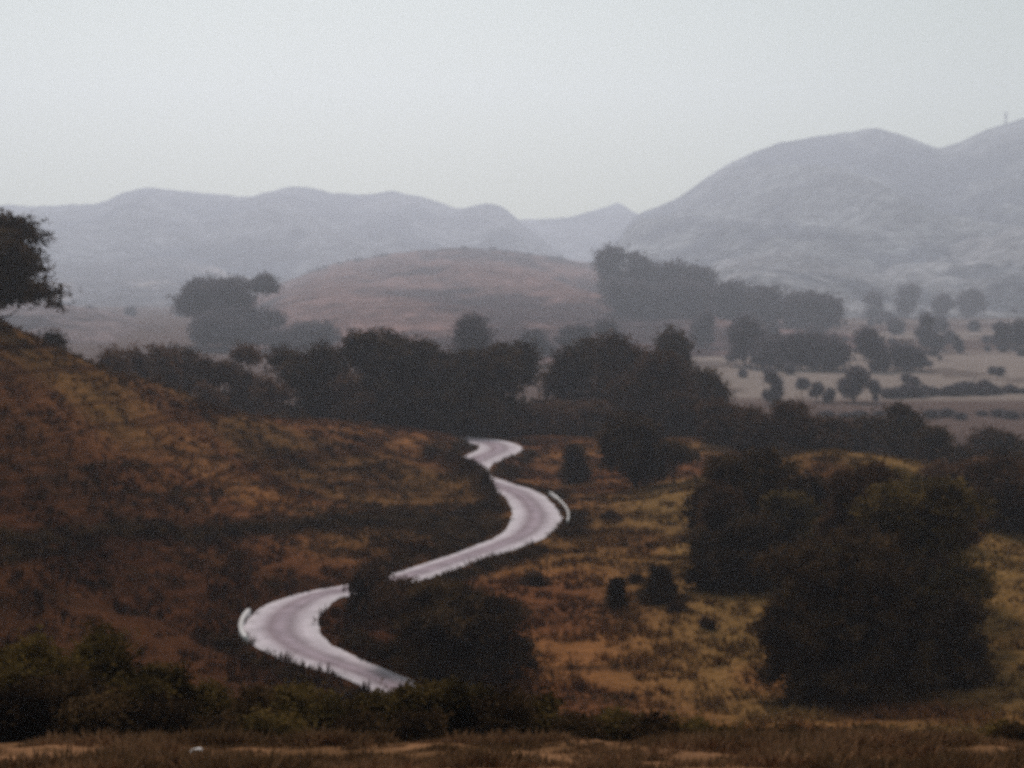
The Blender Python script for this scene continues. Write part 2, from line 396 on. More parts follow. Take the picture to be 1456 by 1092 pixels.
# ------------------------------------------------------------------ road
tan = np.gradient(RC, axis=0); tan /= np.linalg.norm(tan, axis=1)[:, None]; nor = np.stack([-tan[:, 1], tan[:, 0]], 1)
K = 15; off = np.linspace(-1, 1, K)
wob = (fbm(np.arange(len(RC)) / 5., np.zeros(len(RC)), 61, 4) - .5) * .55
V = []; AC = []
for j, o_ in enumerate(off):
    ww = HWv(RC[:, 1]) * o_ + (wob if o_ > 0 else -wob) * (abs(o_) > .9)
    V.append(np.stack([RC[:, 0] + nor[:, 0] * ww, RC[:, 1] + nor[:, 1] * ww, rz + .03 + .07 * (1 - o_ * o_) - (.05 if abs(o_) > .99 else 0)], 1)); AC.append(np.full(len(RC), o_))
V = np.stack(V, 1).reshape(-1, 3); AC = np.stack(AC, 1).ravel()
m, t, b = new_mat("worn_concrete_road"); n = t.nodes; l = t.links
at = n.new("ShaderNodeAttribute"); at.attribute_name = "across"
rmp = n.new("ShaderNodeValToRGB"); cr = rmp.color_ramp; mrr = n.new("ShaderNodeMapRange"); mrr.inputs[1].default_value = -1; mrr.inputs[2].default_value = 1
l.new(at.outputs["Fac"], mrr.inputs[0]); l.new(mrr.outputs[0], rmp.inputs[0])
cr.elements[0].position = 0; cr.elements[0].color = (.53, .47, .50, 1); cr.elements[1].position = 1; cr.elements[1].color = (.53, .47, .50, 1)
for p_, c_ in [(.2, (.48, .41, .45)), (.36, (.26, .20, .225)), (.5, (.33, .26, .30)), (.62, (.27, .215, .24)), (.8, (.48, .41, .45))]:
    e = cr.elements.new(p_); e.color = (*c_, 1)
geo = n.new("ShaderNodeNewGeometry"); no = n.new("ShaderNodeTexNoise"); no.inputs["Scale"].default_value = .5; no.inputs["Detail"].default_value = 8
l.new(geo.outputs["Position"], no.inputs["Vector"]); r2 = n.new("ShaderNodeMapRange"); r2.inputs[1].default_value=.3; r2.inputs[2].default_value=.7; r2.inputs[3].default_value = .8; r2.inputs[4].default_value = 1.15
l.new(no.outputs[0], r2.inputs[0]); mx = n.new("ShaderNodeMix"); mx.data_type = 'RGBA'; mx.blend_type = 'MULTIPLY'; mx.inputs[0].default_value = 1
l.new(rmp.outputs[0], mx.inputs[6]); l.new(r2.outputs[0], mx.inputs[7]); l.new(mx.outputs[2], b.inputs["Base Color"])
M_ROAD = m
props(link(bpy.data.objects.new("road", mesh_np("road", V, grid_faces(len(RC), K), M_ROAD, None, True, AC))),
      "pale winding country road snaking down the valley", None, None, "structure")

m, t, b = new_mat("whitewashed_concrete"); n = t.nodes; l = t.links
no = n.new("ShaderNodeTexNoise"); no.inputs["Scale"].default_value = 1.3; no.inputs["Detail"].default_value = 6
rr = n.new("ShaderNodeValToRGB"); rr.color_ramp.elements[0].position = .3; rr.color_ramp.elements[0].color = (.42, .38, .38, 1); rr.color_ramp.elements[1].position = .6; rr.color_ramp.elements[1].color = (.70, .66, .67, 1)
l.new(no.outputs[0], rr.inputs[0]); l.new(rr.outputs[0], b.inputs["Base Color"]); M_WALL = m
def guard_wall(i0, i1, side, offm, label, h=.5, th=.3):
    idx = np.arange(i0, i1)
    c0 = RC[idx] + nor[idx] * side * offm; a = c0 - nor[idx] * th / 2 * side; b2 = c0 + nor[idx] * th / 2 * side
    z0 = rz[idx] - .6; z1 = rz[idx] + h
    ring = [np.column_stack([a, z0]), np.column_stack([a, z1 - .06]), np.column_stack([a * .8 + b2 * .2, z1]), np.column_stack([a * .2 + b2 * .8, z1]), np.column_stack([b2, z1 - .06]), np.column_stack([b2, z0])]
    o = np.array([RC[(i0 + i1) // 2][0], RC[(i0 + i1) // 2][1], float(rz[(i0 + i1) // 2])])
    V = np.stack(ring, 1).reshape(-1, 3) - o; n_ = len(idx); F = []
    for k in range(n_ - 1):
        for q in range(6):
            F.append((k*6+q, k*6+(q+1) % 6, (k+1)*6+(q+1) % 6, (k+1)*6+q))
    F.append((0,1,2,5)); F.append((2,3,4,5)); e0 = (n_-1)*6; F.append((e0,e0+1,e0+2,e0+5)); F.append((e0+2,e0+3,e0+4,e0+5))
    ob = bpy.data.objects.new("guard_wall", mesh_np("guard_wall", V, F, M_WALL)); ob.location = o
    props(link(ob), label, "guard wall", "low concrete guard walls on the bends")
def nearest(px, d):
    x = XD(px, d); return int(((RC - np.array([x, d])) ** 2).sum(1).argmin())
def side_of(i, x, y):
    return 1 if (np.array([x, y]) - RC[i]) @ nor[i] > 0 else -1
ia, ib = sorted((nearest(738, 209), nearest(768, 184))); sd_ = side_of((ia + ib) // 2, 60, 195)
guard_wall(ia, ib, sd_, 3.35 + .95, "low white concrete guard wall outside the upper road bend", th=.28)
ia, ib = sorted((nearest(405, 133.5), nearest(400, 123.5))); sd_ = side_of((ia + ib) // 2, -60, 127)
guard_wall(ia, ib, sd_, 3.55 + .1, "low white concrete guard wall outside the lower hairpin bend", h=.6, th=.4)

# ------------------------------------------------------------------ vegetation builders
def leaves_np(cent, size, r, up=.35):
    n = len(cent)
    nrm = r.normal(size=(n, 3)); nrm[:, 2] = np.abs(nrm[:, 2]) + up; nrm /= np.linalg.norm(nrm, axis=1)[:, None]
    a = np.cross(nrm, r.normal(size=(n, 3))); a /= np.linalg.norm(a, axis=1)[:, None]; b = np.cross(nrm, a)
    s = size * r.uniform(.55, 1.35, n)[:, None]
    a = a * s; b = b * s * .55
    v = np.stack([cent - a, cent + b * .9 - a * .1, cent + a, cent - b * .9 - a * .1], 1).reshape(-1, 3)
    return v, np.arange(4 * n).reshape(-1, 4)
def crown_np(r, W, H, z0, lobes, clumps, per, leaf, style):
    """leaf clumps spread over the lobes of a crown: half-width W, height H, underside at z0"""
    L_ = []
    for k in range(lobes):
        an = r.uniform(0, 2 * math.pi); 
        if style == 'cone':
            h = (k + .5) / lobes; rad = W * (1 - h) * .4 * r.uniform(.2, 1); L_.append((rad * math.cos(an), rad * math.sin(an), z0 + H * (.03 + .93 * h), W * (.42 * (1 - h) + .04), H * .08))
        elif style == 'spread':
            rad = W * r.uniform(.15, .72); h = r.uniform(.35, .8); s = r.uniform(.28, .45)
            L_.append((rad * math.cos(an), rad * math.sin(an), z0 + H * h * (1 - .25 * rad / W), W * s, H * s * .55))
        elif style == 'loose':
            rad = W * r.uniform(.1, .72); h = r.uniform(.12, .85); s = r.uniform(.2, .36)
            L_.append((rad * math.cos(an) , rad * math.sin(an), z0 + H * h, W * s, H * s * .62))
        elif style == 'mass':
            h = .8 * r.uniform(0, 1) ** 1.25; rad = W * (r.uniform(.02, 1) ** .6) * .8 * math.sqrt(max(.1, 1 - max(0, h - .25) ** 2 * 2.4)); s = r.uniform(.17, .36)
            L_.append((rad * math.cos(an), rad * math.sin(an), z0 + H * h, W * s, H * s * .6))
        else:
            h = r.uniform(.1, .78); rad = W * r.uniform(.1, .62) * math.sqrt(max(.1, 1 - (h - .35) ** 2 * 2.2)); s = r.uniform(.3, .46)
            L_.append((rad * math.cos(an), rad * math.sin(an), z0 + H * h, W * s, H * s * .62))
    L_ = np.array(L_)
    k = r.integers(0, len(L_), clumps); q = r.normal(size=(clumps, 3)); q /= np.linalg.norm(q, axis=1)[:, None]
    q[:, 2] = np.where(q[:, 2] < -.3, -q[:, 2] * .6, q[:, 2])
    q *= (r.uniform(.55, 1.05, clumps))[:, None]
    cc = L_[k, :3] + q * np.stack([L_[k, 3], L_[k, 3], L_[k, 4]], 1)
    cr_ = r.uniform(.5, 1.25, clumps) * leaf * 3.4
    cen = np.repeat(cc, per, 0) + r.normal(size=(clumps * per, 3)) * np.repeat(cr_, per)[:, None] * np.array([.62, .62, .40])
    rx = np.percentile(np.hypot(cen[:, 0], cen[:, 1]), 96); zt_ = np.percentile(cen[:, 2], 99.3)
    kx = W / rx; kz_ = (z0 + H) / zt_
    cen *= np.array([kx, kx, kz_]); L_ = L_ * np.array([kx, kx, kz_, kx, kz_])
    cen[:, 2] = np.maximum(cen[:, 2], z0 * .4 + .05)
    v, f = leaves_np(cen, leaf, r)
    return v, f, L_
def tube(path, rad, k=7):
    path = np.array(path, float); V = []; F = []
    for i, p in enumerate(path):
        d = path[min(i + 1, len(path) - 1)] - path[max(i - 1, 0)]; d /= np.linalg.norm(d) + 1e-9
        a = np.cross(d, [.3, 1, .1]); a /= np.linalg.norm(a); b = np.cross(d, a)
        for q in range(k):
            an = 2 * math.pi * q / k; V.append(p + (a * math.cos(an) + b * math.sin(an)) * rad[i])
    for i in range(len(path) - 1):
        for q in range(k): F.append((i*k+q, i*k+(q+1) % k, (i+1)*k+(q+1) % k, (i+1)*k+q))
    return np.array(V), F
def trunk_np(r, H, z0, lobes, rad, shrub=False):
    V = []; F = []; nv = 0
    def add(v, f):
        nonlocal nv
        V.append(v); F.extend([tuple(i + nv for i in q) for q in f]); nv += len(v)
    if not shrub:
        lean = r.normal(size=2) * H * .02; top = np.array([lean[0], lean[1], z0 + (H - z0) * .45])
        pth = [np.array([0, 0, -.5]), np.array([0, 0, .25]), np.array([lean[0] * .2, lean[1] * .4, z0 * .5]), np.array([lean[0] * .7, lean[1] * .7, z0]), top]
        add(*tube(pth, [rad * 1.5, rad * 1.15, rad * .9, rad * .75, rad * .35], 9))
    for k, lo in enumerate(lobes[:14]):
        st = np.array([0, 0, z0 * r.uniform(.55, 1.1)]) if not shrub else np.array([r.normal() * .12, r.normal() * .12, -.15])
        en = lo[:3]; mid = st * .5 + en * .5 + np.array([0, 0, -.06 * H if not shrub else .03 * H]) + r.normal(size=3) * .03 * H
        add(*tube([st, st * .72 + mid * .28 + r.normal(size=3) * .01 * H, mid, mid * .4 + en * .6, en], np.array([.45, .38, .28, .18, .06]) * rad, 6))
    return np.concatenate(V), F
CACHE = {}
def plant_meshes(key, seed, W, H, z0, lobes, clumps, per, leaf, style, mat, rad, shrub=False):
    if key in CACHE: return CACHE[key]
    r = np.random.default_rng(seed)
    v, f, L_ = crown_np(r, W, H - z0, z0, lobes, clumps, per, leaf, style)
    cm = mesh_np("foliage", v, f, LM[mat]); tv, tf = trunk_np(r, H, z0, L_, rad, shrub)
    tm = mesh_np("wood", tv, tf, M_BARK, smooth=True)
    CACHE[key] = (cm, tm); return cm, tm
def put(name, label, cat, x, y, z, cm, tm, rot=0, scale=(1, 1, 1), group=None, shrub=False):
    e = bpy.data.objects.new(name, None); link(e); e.location = (x, y, z); e.rotation_euler = (0, 0, rot); e.scale = scale
    e.empty_display_size = .3
    props(e, label, cat, group)
    link(bpy.data.objects.new("stems" if shrub else "trunk", tm), e)
    link(bpy.data.objects.new("foliage" if shrub else "crown", cm), e)
    return e
def surf_at(x, d):
    """top surface under a plant: the ground, or the knoll or hill standing on it"""
    return gz(x, d)
seedc = [1000]
def tree(px, d, top_py, w_px, label, mat='dark', style='round', name="broadleaf_tree", z0f=.22, dens=1.0, leaf=None, group=None, base=None, lobes=None, sink=0, shrub=False, cat=None):
    """own mesh, real size: crown top at photo row top_py, crown w_px wide, standing at forward distance d"""
    seedc[0] += 1; x = XD(px, d); z = base if base is not None else gz(x, d)
    zt = P(px, top_py, d)[2]; H = max(zt - z, 1.0); W = w_px / 2 / FPX * d
    lf = leaf or max(.07, min(d * .0016, W * .13))
    lobes = lobes or 16
    area = 4 * math.pi * W * max(W, H * .5)
    cl = int(np.clip(area / (lf * lf) * .13 * dens, 80, 1500)); per = 34
    cm, tm = plant_meshes(('u', seedc[0]), seedc[0], W * 1.03, H, H * z0f, lobes, cl, per, lf, style, mat, max(.05, H * .024), shrub)
    return put(name, label, cat or ("shrub" if shrub else "tree"), x, d, z - .05 - sink, cm, tm, 0, (1, 1, 1), group, shrub)
def knoll_z(px, d):
    pxs, cy, D, d0, base, pw = KN["low rounded purplish brown knoll in the middle distance"]
    i = (np.abs(knd[:, 0] - d)).argmin(); j = np.abs(pxs - px).argmin(); return float(knz[i, j])

# ------------------------------------------------------------------ trees nearer than the belt
T = tree
T(1255, 113, 752, 285, "huge dark spreading tree filling the lower right, nearest the camera", 'dark', 'loose', z0f=.02, dens=1.25, lobes=46)
T(1310, 122, 685, 200, "tall olive crown rising behind the huge tree at lower right", 'olive', 'loose', z0f=.05, dens=1.2, lobes=30)
T(1240, 130, 668, 130, "narrow brown crown between the broad tree and the tall olive one", 'brown', 'loose', z0f=.05, dens=1.1, lobes=22)
T(1135, 109.5, 868, 100, "low dark bush at the left foot of the huge tree", 'dark', 'mass', z0f=.01, dens=1.3, shrub=True, name="bush")
T(1375, 111, 850, 80, "low dark bush at the right foot of the huge tree beside the yellow grass", 'dark', 'mass', z0f=.01, dens=1.3, shrub=True, name="bush")
T(1240, 108, 885, 190, "broad low thicket in front of the huge tree's foot", 'dark', 'mass', z0f=.01, dens=1.3, shrub=True, name="bush")
T(1335, 136, 705, 120, "rusty loose tree behind the right shoulder of the huge tree", 'rust', 'loose', z0f=.04, dens=1.0, lobes=20)
T(1185, 117, 792, 120, "olive tipped tree on the upper left side of the huge tree", 'olive', 'loose', z0f=.04, dens=1.0, lobes=18)
T(1120, 150, 700, 100, "olive brown loose tree right of the dark broad one", 'olive', 'loose', z0f=.04, dens=1.0, lobes=18)
T(1025, 150, 690, 70, "brown loose tree at the left edge of the dark broad one", 'brown', 'loose', z0f=.04, dens=1.0, lobes=16)
T(1150, 124, 772, 150, "dark tree joined to the left flank of the huge right-hand tree", 'dark', 'mass', z0f=.03, dens=1.4, lobes=22)
T(1085, 158, 648, 200, "dark broad tree uphill of the huge tree, left of the bare mound top", 'dark', 'mass', z0f=.03, dens=1.5, lobes=26)
T(1060, 146, 735, 150, "dark tree on the golden slope below the broad one", 'dark', 'mass', z0f=.02, dens=1.3, lobes=20)
T(1290, 158, 668, 150, "olive brown tree behind the huge tree, below the mound top", 'olive', 'loose', z0f=.04, dens=1.1, lobes=22)
T(1400, 172, 655, 170, "grey brown loose tree at the right edge above the yellow field", 'rust', 'mass', z0f=.03, dens=1.1, lobes=24)
T(1485, 166, 645, 160, "brown tree cut by the right edge of the picture above the yellow field", 'brown', 'mass', z0f=.03, dens=1.1, lobes=20)
T(1190, 180, 700, 120, "olive tree on the near face of the mound", 'olive', 'loose', z0f=.04, lobes=16)
T(905, 222, 592, 92, "dark round tree standing on the open grass right of the road", 'dark', 'round', z0f=.05, dens=1.4)
T(960, 219, 628, 50, "small arching dark tree leaning right beside the round one", 'dark', 'spread', z0f=.45, dens=1.2, lobes=8)
T(818, 240, 632, 40, "small dark conical bush alone on the grass right of the road", 'dark', 'cone', z0f=.02, dens=1.3, name="conical_shrub", shrub=True)
T(880, 136, 822, 34, "small dark pointed shrub on the golden slope, left one of the pair", 'dark', 'cone', z0f=.02, leaf=.11, dens=1.3, name="conical_shrub", shrub=True, lobes=10)
T(940, 139, 806, 62, "taller dark pointed shrub on the golden slope, right one of the pair", 'dark', 'cone', z0f=.02, leaf=.11, dens=1.3, name="conical_shrub", shrub=True, lobes=12)
T(662, 112, 842, 180, "dark bushy tree inside the lower road bend", 'dark', 'round', z0f=.04, dens=1.4, lobes=26)
T(527, 136, 806, 76, "brown bushy tree hiding the road between its two lower stretches", 'brown', 'round', z0f=.04, dens=1.2, lobes=16)
T(610, 121, 828, 160, "brown leafy bush behind the dark tree by the lower bend", 'brown', 'round', z0f=.03, dens=1.2, shrub=True, name="bush")
T(-8, 176, 308, 205, "tall ragged dark tree on the crest of the hill at the left edge", 'dark', 'round', z0f=.04, dens=1.1, lobes=24)
T(-150, 182, 300, 150, "tall dark tree mostly outside the left edge of the picture", 'dark', 'loose', z0f=.3, lobes=17)
# ---- the dark belt behind the hill and the road
belt = [
 (432,300,497,92,'dark',"round dark tree at the left end of the belt"),
 (530,302,476,112,'dark',"tallest domed dark tree of the belt behind the hill"),
 (500,292,535,60,'rust',"small rusty tree in the gap of the belt, left half"),
 (598,306,488,80,'dark',"dark tree right of the domed one in the belt"),
 (650,300,502,86,'dark',"black tree of the belt straight above the far end of the road"),
 (700,312,500,80,'dark',"black tree of the belt right above the topmost road bend"),
 (745,330,492,78,'dark',"dark brown tree of the belt, first to the right of the road end"),
 (812,345,490,84,'dark',"dark tree with a blocky crown right of the road end"),
 (880,335,484,90,'brown',"brown crowned tree in the middle of the valley belt"),
 (930,310,505,96,'brown',"large brown tree above the round tree on the grass"),
 (966,390,478,72,'dark',"dark tree standing taller at the right end of the belt"),
 (1010,340,530,60,'dark',"round dark tree at the foot of the pale plain"),
 (575,296,545,90,'dark',"low dark tree under the domed one in the belt"),
 (665,296,556,100,'dark',"low dark tree just behind the road's far end"),
]
for px, d, ty, wp, mt_, lb in belt:
    T(px, d, ty, wp * 1.32, lb, mt_, 'mass', z0f=.02, dens=1.3, group="trees of the dark belt behind the hill and road")
brush = [
 (780,300,575,80,'rust',"rusty bush beyond the road's far bend"),
 (830,304,572,80,'rust',"rusty bush on the crest between the road and the round tree"),
 (740,296,600,50,'brown',"low brown bush touching the far end of the road"),
 (1000,305,575,90,'brown',"brown bush behind the grass crest, right of the round tree"),
 (960,300,560,80,'brown',"brown bush behind the small arching tree"),
 (1050,270,575,90,'brown',"big brown bush left of the mound"),
 (1100,262,572,90,'brown',"big brown bush right above the leaning tree"),
 (1160,270,590,90,'brown',"brown bush behind the mound top"),
 (1220,290,600,90,'dark',"dark brush behind the mound top, right part"),
 (1285,285,580,100,'dark',"dark pointed tree behind the mound, its crown against the pale field"),
 (1340,262,610,80,'dark',"dark brush at the right foot of the mound"),
 (1430,300,615,110,'brown',"brown brush at the right edge below the pale fields"),
 (1400,240,655,90,'brown',"brown thicket above the loose grey brown tree"),
 (1460,236,640,80,'dark',"dark thicket on the right edge behind the loose trees"),
 (420,262,588,50,'dark',"low dark bush on the crest of the hill, left of the belt"),
]
for px, d, ty, wp, mt_, lb in brush:
    T(px, d, ty, wp * 1.1, lb, mt_, 'mass', z0f=.02, dens=1.2, shrub=True, name="bush", lobes=14)
# ---- brown bushes showing over the crest of the hill
over = [(150,262,503,80,'rust',"brown bush over the hill crest, farthest left"),(205,285,498,80,'rust',"brown bush over the crest, second from the left"),
 (262,300,500,84,'brown',"dark brown bush below the big hazy tree"),(310,290,515,80,'brown',"dark bush over the crest, right below the big hazy tree"),
 (352,300,498,80,'rust',"brown bush left of the belt's first dark tree"),(385,285,540,60,'rust',"small rusty bush at the foot of the belt's first tree"),
 (290,270,548,60,'rust',"low rusty bush on the crest line of the hill"),(230,240,538,60,'brown',"low dark bush just behind the hill crest"),(70,225,478,70,'dark',"dark bush below the ragged tree on the crest")]
for px, d, ty, wp, mt_, lb in over:
    T(px, d, ty, wp * 1.1, lb, mt_, 'mass', z0f=.02, dens=1.1, shrub=True, name="bush", lobes=12, group="bushes showing over the hill crest")

for px, d, ty, wp, lb in [(830,178,768,34,"low dark bush below the upper guard wall"),(760,150,812,44,"low dark bush right of the brown bush by the road"),
  (905,150,842,26,"small low bush between and behind the two pointed shrubs"),(1000,172,762,46,"low dark bush left of the dark tree on the slope"),(965,133,862,34,"low bush at the right foot of the taller pointed shrub"),
  (870,190,735,30,"small bush on the grass between the guard wall and the round tree"),(1010,128,905,24,"small lone bush on the golden grass left of the huge tree")]:
    T(px, d, ty, wp, lb, 'brown', 'mass', z0f=.01, dens=1.0, shrub=True, name="bush", lobes=10)
# ------------------------------------------------------------------ hazy middle distance
def kz(px, d): return max(gz(XD(px, d), d), knoll_z(px, d)) if d > 800 else gz(XD(px, d), d)
def KT(px, d, ty, wp, lb, style='round', mt_='haze_pale', **k):
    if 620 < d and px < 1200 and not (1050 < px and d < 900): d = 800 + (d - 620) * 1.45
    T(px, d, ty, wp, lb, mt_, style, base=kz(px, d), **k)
KT(352, 760, 394, 96, "big hazy tree with a ragged crown left of the knoll, right half", 'loose', z0f=.12, lobes=20)
KT(292, 780, 398, 76, "hazy flat topped tree left of the big ragged one", 'spread', z0f=.2, lobes=12)
KT(320, 740, 440, 110, "hazy dark thicket under the big ragged tree", z0f=.03, shrub=True, name="bush")
KT(445, 720, 460, 70, "low hazy bush left of the belt dome, on the knoll foot", z0f=.03, shrub=True, name="bush")
KT(400, 730, 470, 50, "small hazy bush between the ragged tree and the knoll foot", z0f=.03, shrub=True, name="bush")
KT(672, 560, 452, 64, "hazy purple tree rising behind the belt above the road's end", z0f=.1)
kn = [(866,1080,352,44,"round hazy tree at the left end of the row on the knoll shoulder"),(905,1080,362,56,"hazy tree second in the row on the knoll shoulder"),
 (948,1070,374,60,"hazy tree third in the row on the knoll shoulder"),(990,1060,380,60,"hazy tree fourth in the row on the knoll shoulder"),
 (925,1000,404,70,"hazy thicket below the row on the knoll shoulder"),(980,1000,400,70,"hazy thicket under the fourth tree of the knoll row"),
 (1040,1020,402,70,"hazy bush right of the row on the knoll shoulder"),(1095,1000,408,70,"hazy bush halfway down the spur right of the knoll"),
 (1140,980,416,60,"hazy bush near the end of the spur right of the knoll"),(1175,980,420,50,"hazy bush at the very end of the spur"),(890,1000,398,60,"hazy bush under the first tree of the knoll row")]
for px, d, ty, wp, lb in kn: KT(px, d, ty, wp, lb, group="hazy trees along the knoll shoulder and spur", z0f=.04)
pl = [(1095,790,478,60,"hazy tree at the left end of the belt edging the pale field"),(1140,790,474,60,"hazy tree of the field belt, second from the left"),
 (1185,790,478,60,"hazy tree in the middle of the field belt"),(1240,785,468,50,"tallest hazy tree of the field belt"),(1285,790,488,50,"hazy bush right of the tallest tree in the field belt"),
 (1310,790,496,26,"small hazy bush at the right end of the field belt"),
 (1000,800,445,40,"small hazy tree on the slope above the dark belt's right end"),(1060,820,452,50,"hazy bush above the field belt's left end"),
 (1316,1050,448,26,"slim hazy tree alone on the plain"),(1362,1000,478,16,"tiny hazy bush right of the slim tree on the plain"),
 (1425,1050,458,26,"hazy tree near the right edge on the plain, left of a pair"),(1448,1050,455,30,"hazy tree at the right edge on the plain, right of a pair"),
 (1290,1900,405,32,"faint round tree far out on the plain"),(1380,1900,412,38,"faint broad tree far out on the plain near the right edge"),
 (1240,1800,415,30,"faint small tree far out left of the round one"),(1340,1800,418,30,"faint small tree between the round and the broad one"),
 (1100,575,530,28,"small dark tree on the pale field, leftmost"),(1163,590,544,20,"small dark bush on the pale field between two trees"),
 (1180,585,552,18,"very small bush on the pale field left of the round crowned tree"),
 (1215,590,522,44,"round crowned small tree on the pale field"),(1247,590,546,16,"tiny bush right of the round crowned tree on the field"),
 (760,640,470,50,"hazy bush on the slope behind the belt"),(820,650,462,50,"hazy bush behind the blocky crowned tree"),
 (870,700,455,46,"hazy bush on the knoll foot above the belt")]
for px, d, ty, wp, lb in pl: KT(px, d, ty, wp, lb, z0f=.06, lobes=9)
# hedge row across the plain, field hedges farther out
cmh, tmh = plant_meshes(('hedge',), 55, 3.2, 4.2, .3, 9, 90, 26, .55, 'round', 'haze_pale', .12, True)
cmt, tmt = plant_meshes(('ptree',), 56, 6, 11, 1.5, 12, 150, 30, .95, 'round', 'haze_pale', .3)
rr_ = random.Random(3)
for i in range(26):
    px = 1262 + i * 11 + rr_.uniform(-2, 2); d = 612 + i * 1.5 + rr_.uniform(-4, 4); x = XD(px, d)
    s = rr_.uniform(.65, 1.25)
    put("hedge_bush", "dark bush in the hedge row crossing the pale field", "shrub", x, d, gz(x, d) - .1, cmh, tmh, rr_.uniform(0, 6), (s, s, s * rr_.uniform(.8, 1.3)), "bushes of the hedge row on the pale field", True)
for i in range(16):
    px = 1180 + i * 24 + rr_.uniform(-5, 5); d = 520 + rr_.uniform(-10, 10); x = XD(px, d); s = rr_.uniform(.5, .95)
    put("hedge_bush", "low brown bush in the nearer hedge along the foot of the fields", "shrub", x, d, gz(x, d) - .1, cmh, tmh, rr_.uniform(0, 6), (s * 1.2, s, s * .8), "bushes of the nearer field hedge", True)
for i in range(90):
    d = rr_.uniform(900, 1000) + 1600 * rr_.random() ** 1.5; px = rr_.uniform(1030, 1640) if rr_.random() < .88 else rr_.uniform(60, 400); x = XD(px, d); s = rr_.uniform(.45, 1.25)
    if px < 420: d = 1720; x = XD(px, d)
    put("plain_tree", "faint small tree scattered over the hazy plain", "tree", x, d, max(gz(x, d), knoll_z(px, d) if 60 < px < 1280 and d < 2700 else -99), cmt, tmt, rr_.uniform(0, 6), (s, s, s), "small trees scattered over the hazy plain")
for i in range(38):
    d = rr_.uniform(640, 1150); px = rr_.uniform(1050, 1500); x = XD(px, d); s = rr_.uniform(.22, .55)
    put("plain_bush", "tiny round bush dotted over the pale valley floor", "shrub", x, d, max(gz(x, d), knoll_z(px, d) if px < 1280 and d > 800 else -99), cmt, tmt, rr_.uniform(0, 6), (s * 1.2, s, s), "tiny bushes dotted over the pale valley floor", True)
for i in range(26):
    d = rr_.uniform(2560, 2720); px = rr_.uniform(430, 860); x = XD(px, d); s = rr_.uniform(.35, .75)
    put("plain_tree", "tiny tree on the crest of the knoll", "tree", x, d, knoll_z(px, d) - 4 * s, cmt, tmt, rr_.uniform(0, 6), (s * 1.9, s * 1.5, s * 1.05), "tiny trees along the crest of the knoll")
# lone tree on the right-hand ridge
xr, yr, zr = P(1430, 178, 4890)
cml, tml = plant_meshes(('lone',), 57, 8, 52, 2, 12, 60, 20, 1.0, 'cone', 'rust', .9)
put("tall_tree", "tall thin tree alone on the right-hand mountain ridge", "tree", xr, yr, zr - 6, cml, tml)

# ------------------------------------------------------------------ shrubs along the foreground shoulder
fg = [(622,40.5,970,110,'olive'),(-40,42,925,170,'olive'),(40,40,918,150,'green'),(118,43,902,160,'green'),(170,39,945,130,'olive'),(222,41,950,110,'green'),(60,38,965,150,'dark'),
 (0,37.5,985,120,'dark'),(130,37.5,985,130,'dark'),(215,37.5,1000,110,'dark'),
 (290,42,968,110,'olive'),(345,40,985,100,'dark'),(400,42,975,110,'olive'),(455,40,990,100,'green'),(520,42,980,110,'olive'),(580,41,972,110,'olive'),
 (500,38,1015,90,'dark'),(590,38,1010,90,'dark'),(380,38,1020,90,'olive'),(300,37.8,1025,90,'dark'),
 (650,41,976,110,'olive'),(705,40,984,100,'dark'),(765,41,994,90,'olive'),(820,39,1020,90,'dark'),(880,40,1012,90,'green'),(935,39,1020,80,'dark'),(985,40,1022,70,'olive'),
 (1085,38,1036,56,'dark'),(1135,38,1040,60,'dark'),(1185,38.2,1038,64,'dark'),(1240,38,1044,56,'dark'),(1290,38.3,1046,56,'olive'),(1350,39,1036,70,'olive'),
 (1420,40,1030,80,'olive'),(1480,39,1030,80,'dark'),(1040,40,1030,60,'olive')]
ord_ = {'dark': 'dark leafy', 'green': 'yellow green tipped', 'olive': 'olive brown'}
where = ["between the road's vanishing end and the dark bushy tree","cut by the left edge of the picture","left of the tallest one, in the bottom left corner","tallest in the bottom left corner","right of the tallest one at bottom left","at the right end of the bottom left thicket","in front, low in the bottom left corner",
 "in front, touching the left edge","in front, under the tallest one at bottom left","in front, at the right foot of the bottom left thicket",
 "below the dark bank of the hairpin, left end","just below the outer edge of the hairpin","below the middle of the hairpin","below the lower stretch of the road","right where the road vanishes, left side","covering the end of the visible road",
 "in front, left of the dark hollow under the road","in front, right of the dark hollow under the road","in front, below the hairpin","in front, lowest left of the hairpin",
 "below the dark tree of the lower bend","just right below the dark tree of the lower bend","left end of the right bottom thicket","darkest of the bottom middle thicket","with light tips in the bottom middle thicket","right part of the bottom middle thicket","right end of the bottom middle thicket",
 "left end of the low row at bottom right","second in the low row at bottom right","middle of the low row at bottom right","fourth in the low row at bottom right","right end of the low row at bottom right","alone below the huge tree",
 "near the bottom right corner","cut by the right edge at the bottom","in the gap left of the low row"]
for (px, d, ty, wp, mt_), wh in zip(fg, where):
    T(px, d, ty, wp, "%s shrub %s" % (ord_[mt_], wh), mt_, 'loose' if mt_ != 'dark' else 'round', z0f=.04, dens=1.0, leaf=.085, shrub=True, name="shrub", lobes=18, group="shrubs along the near roadside edge")
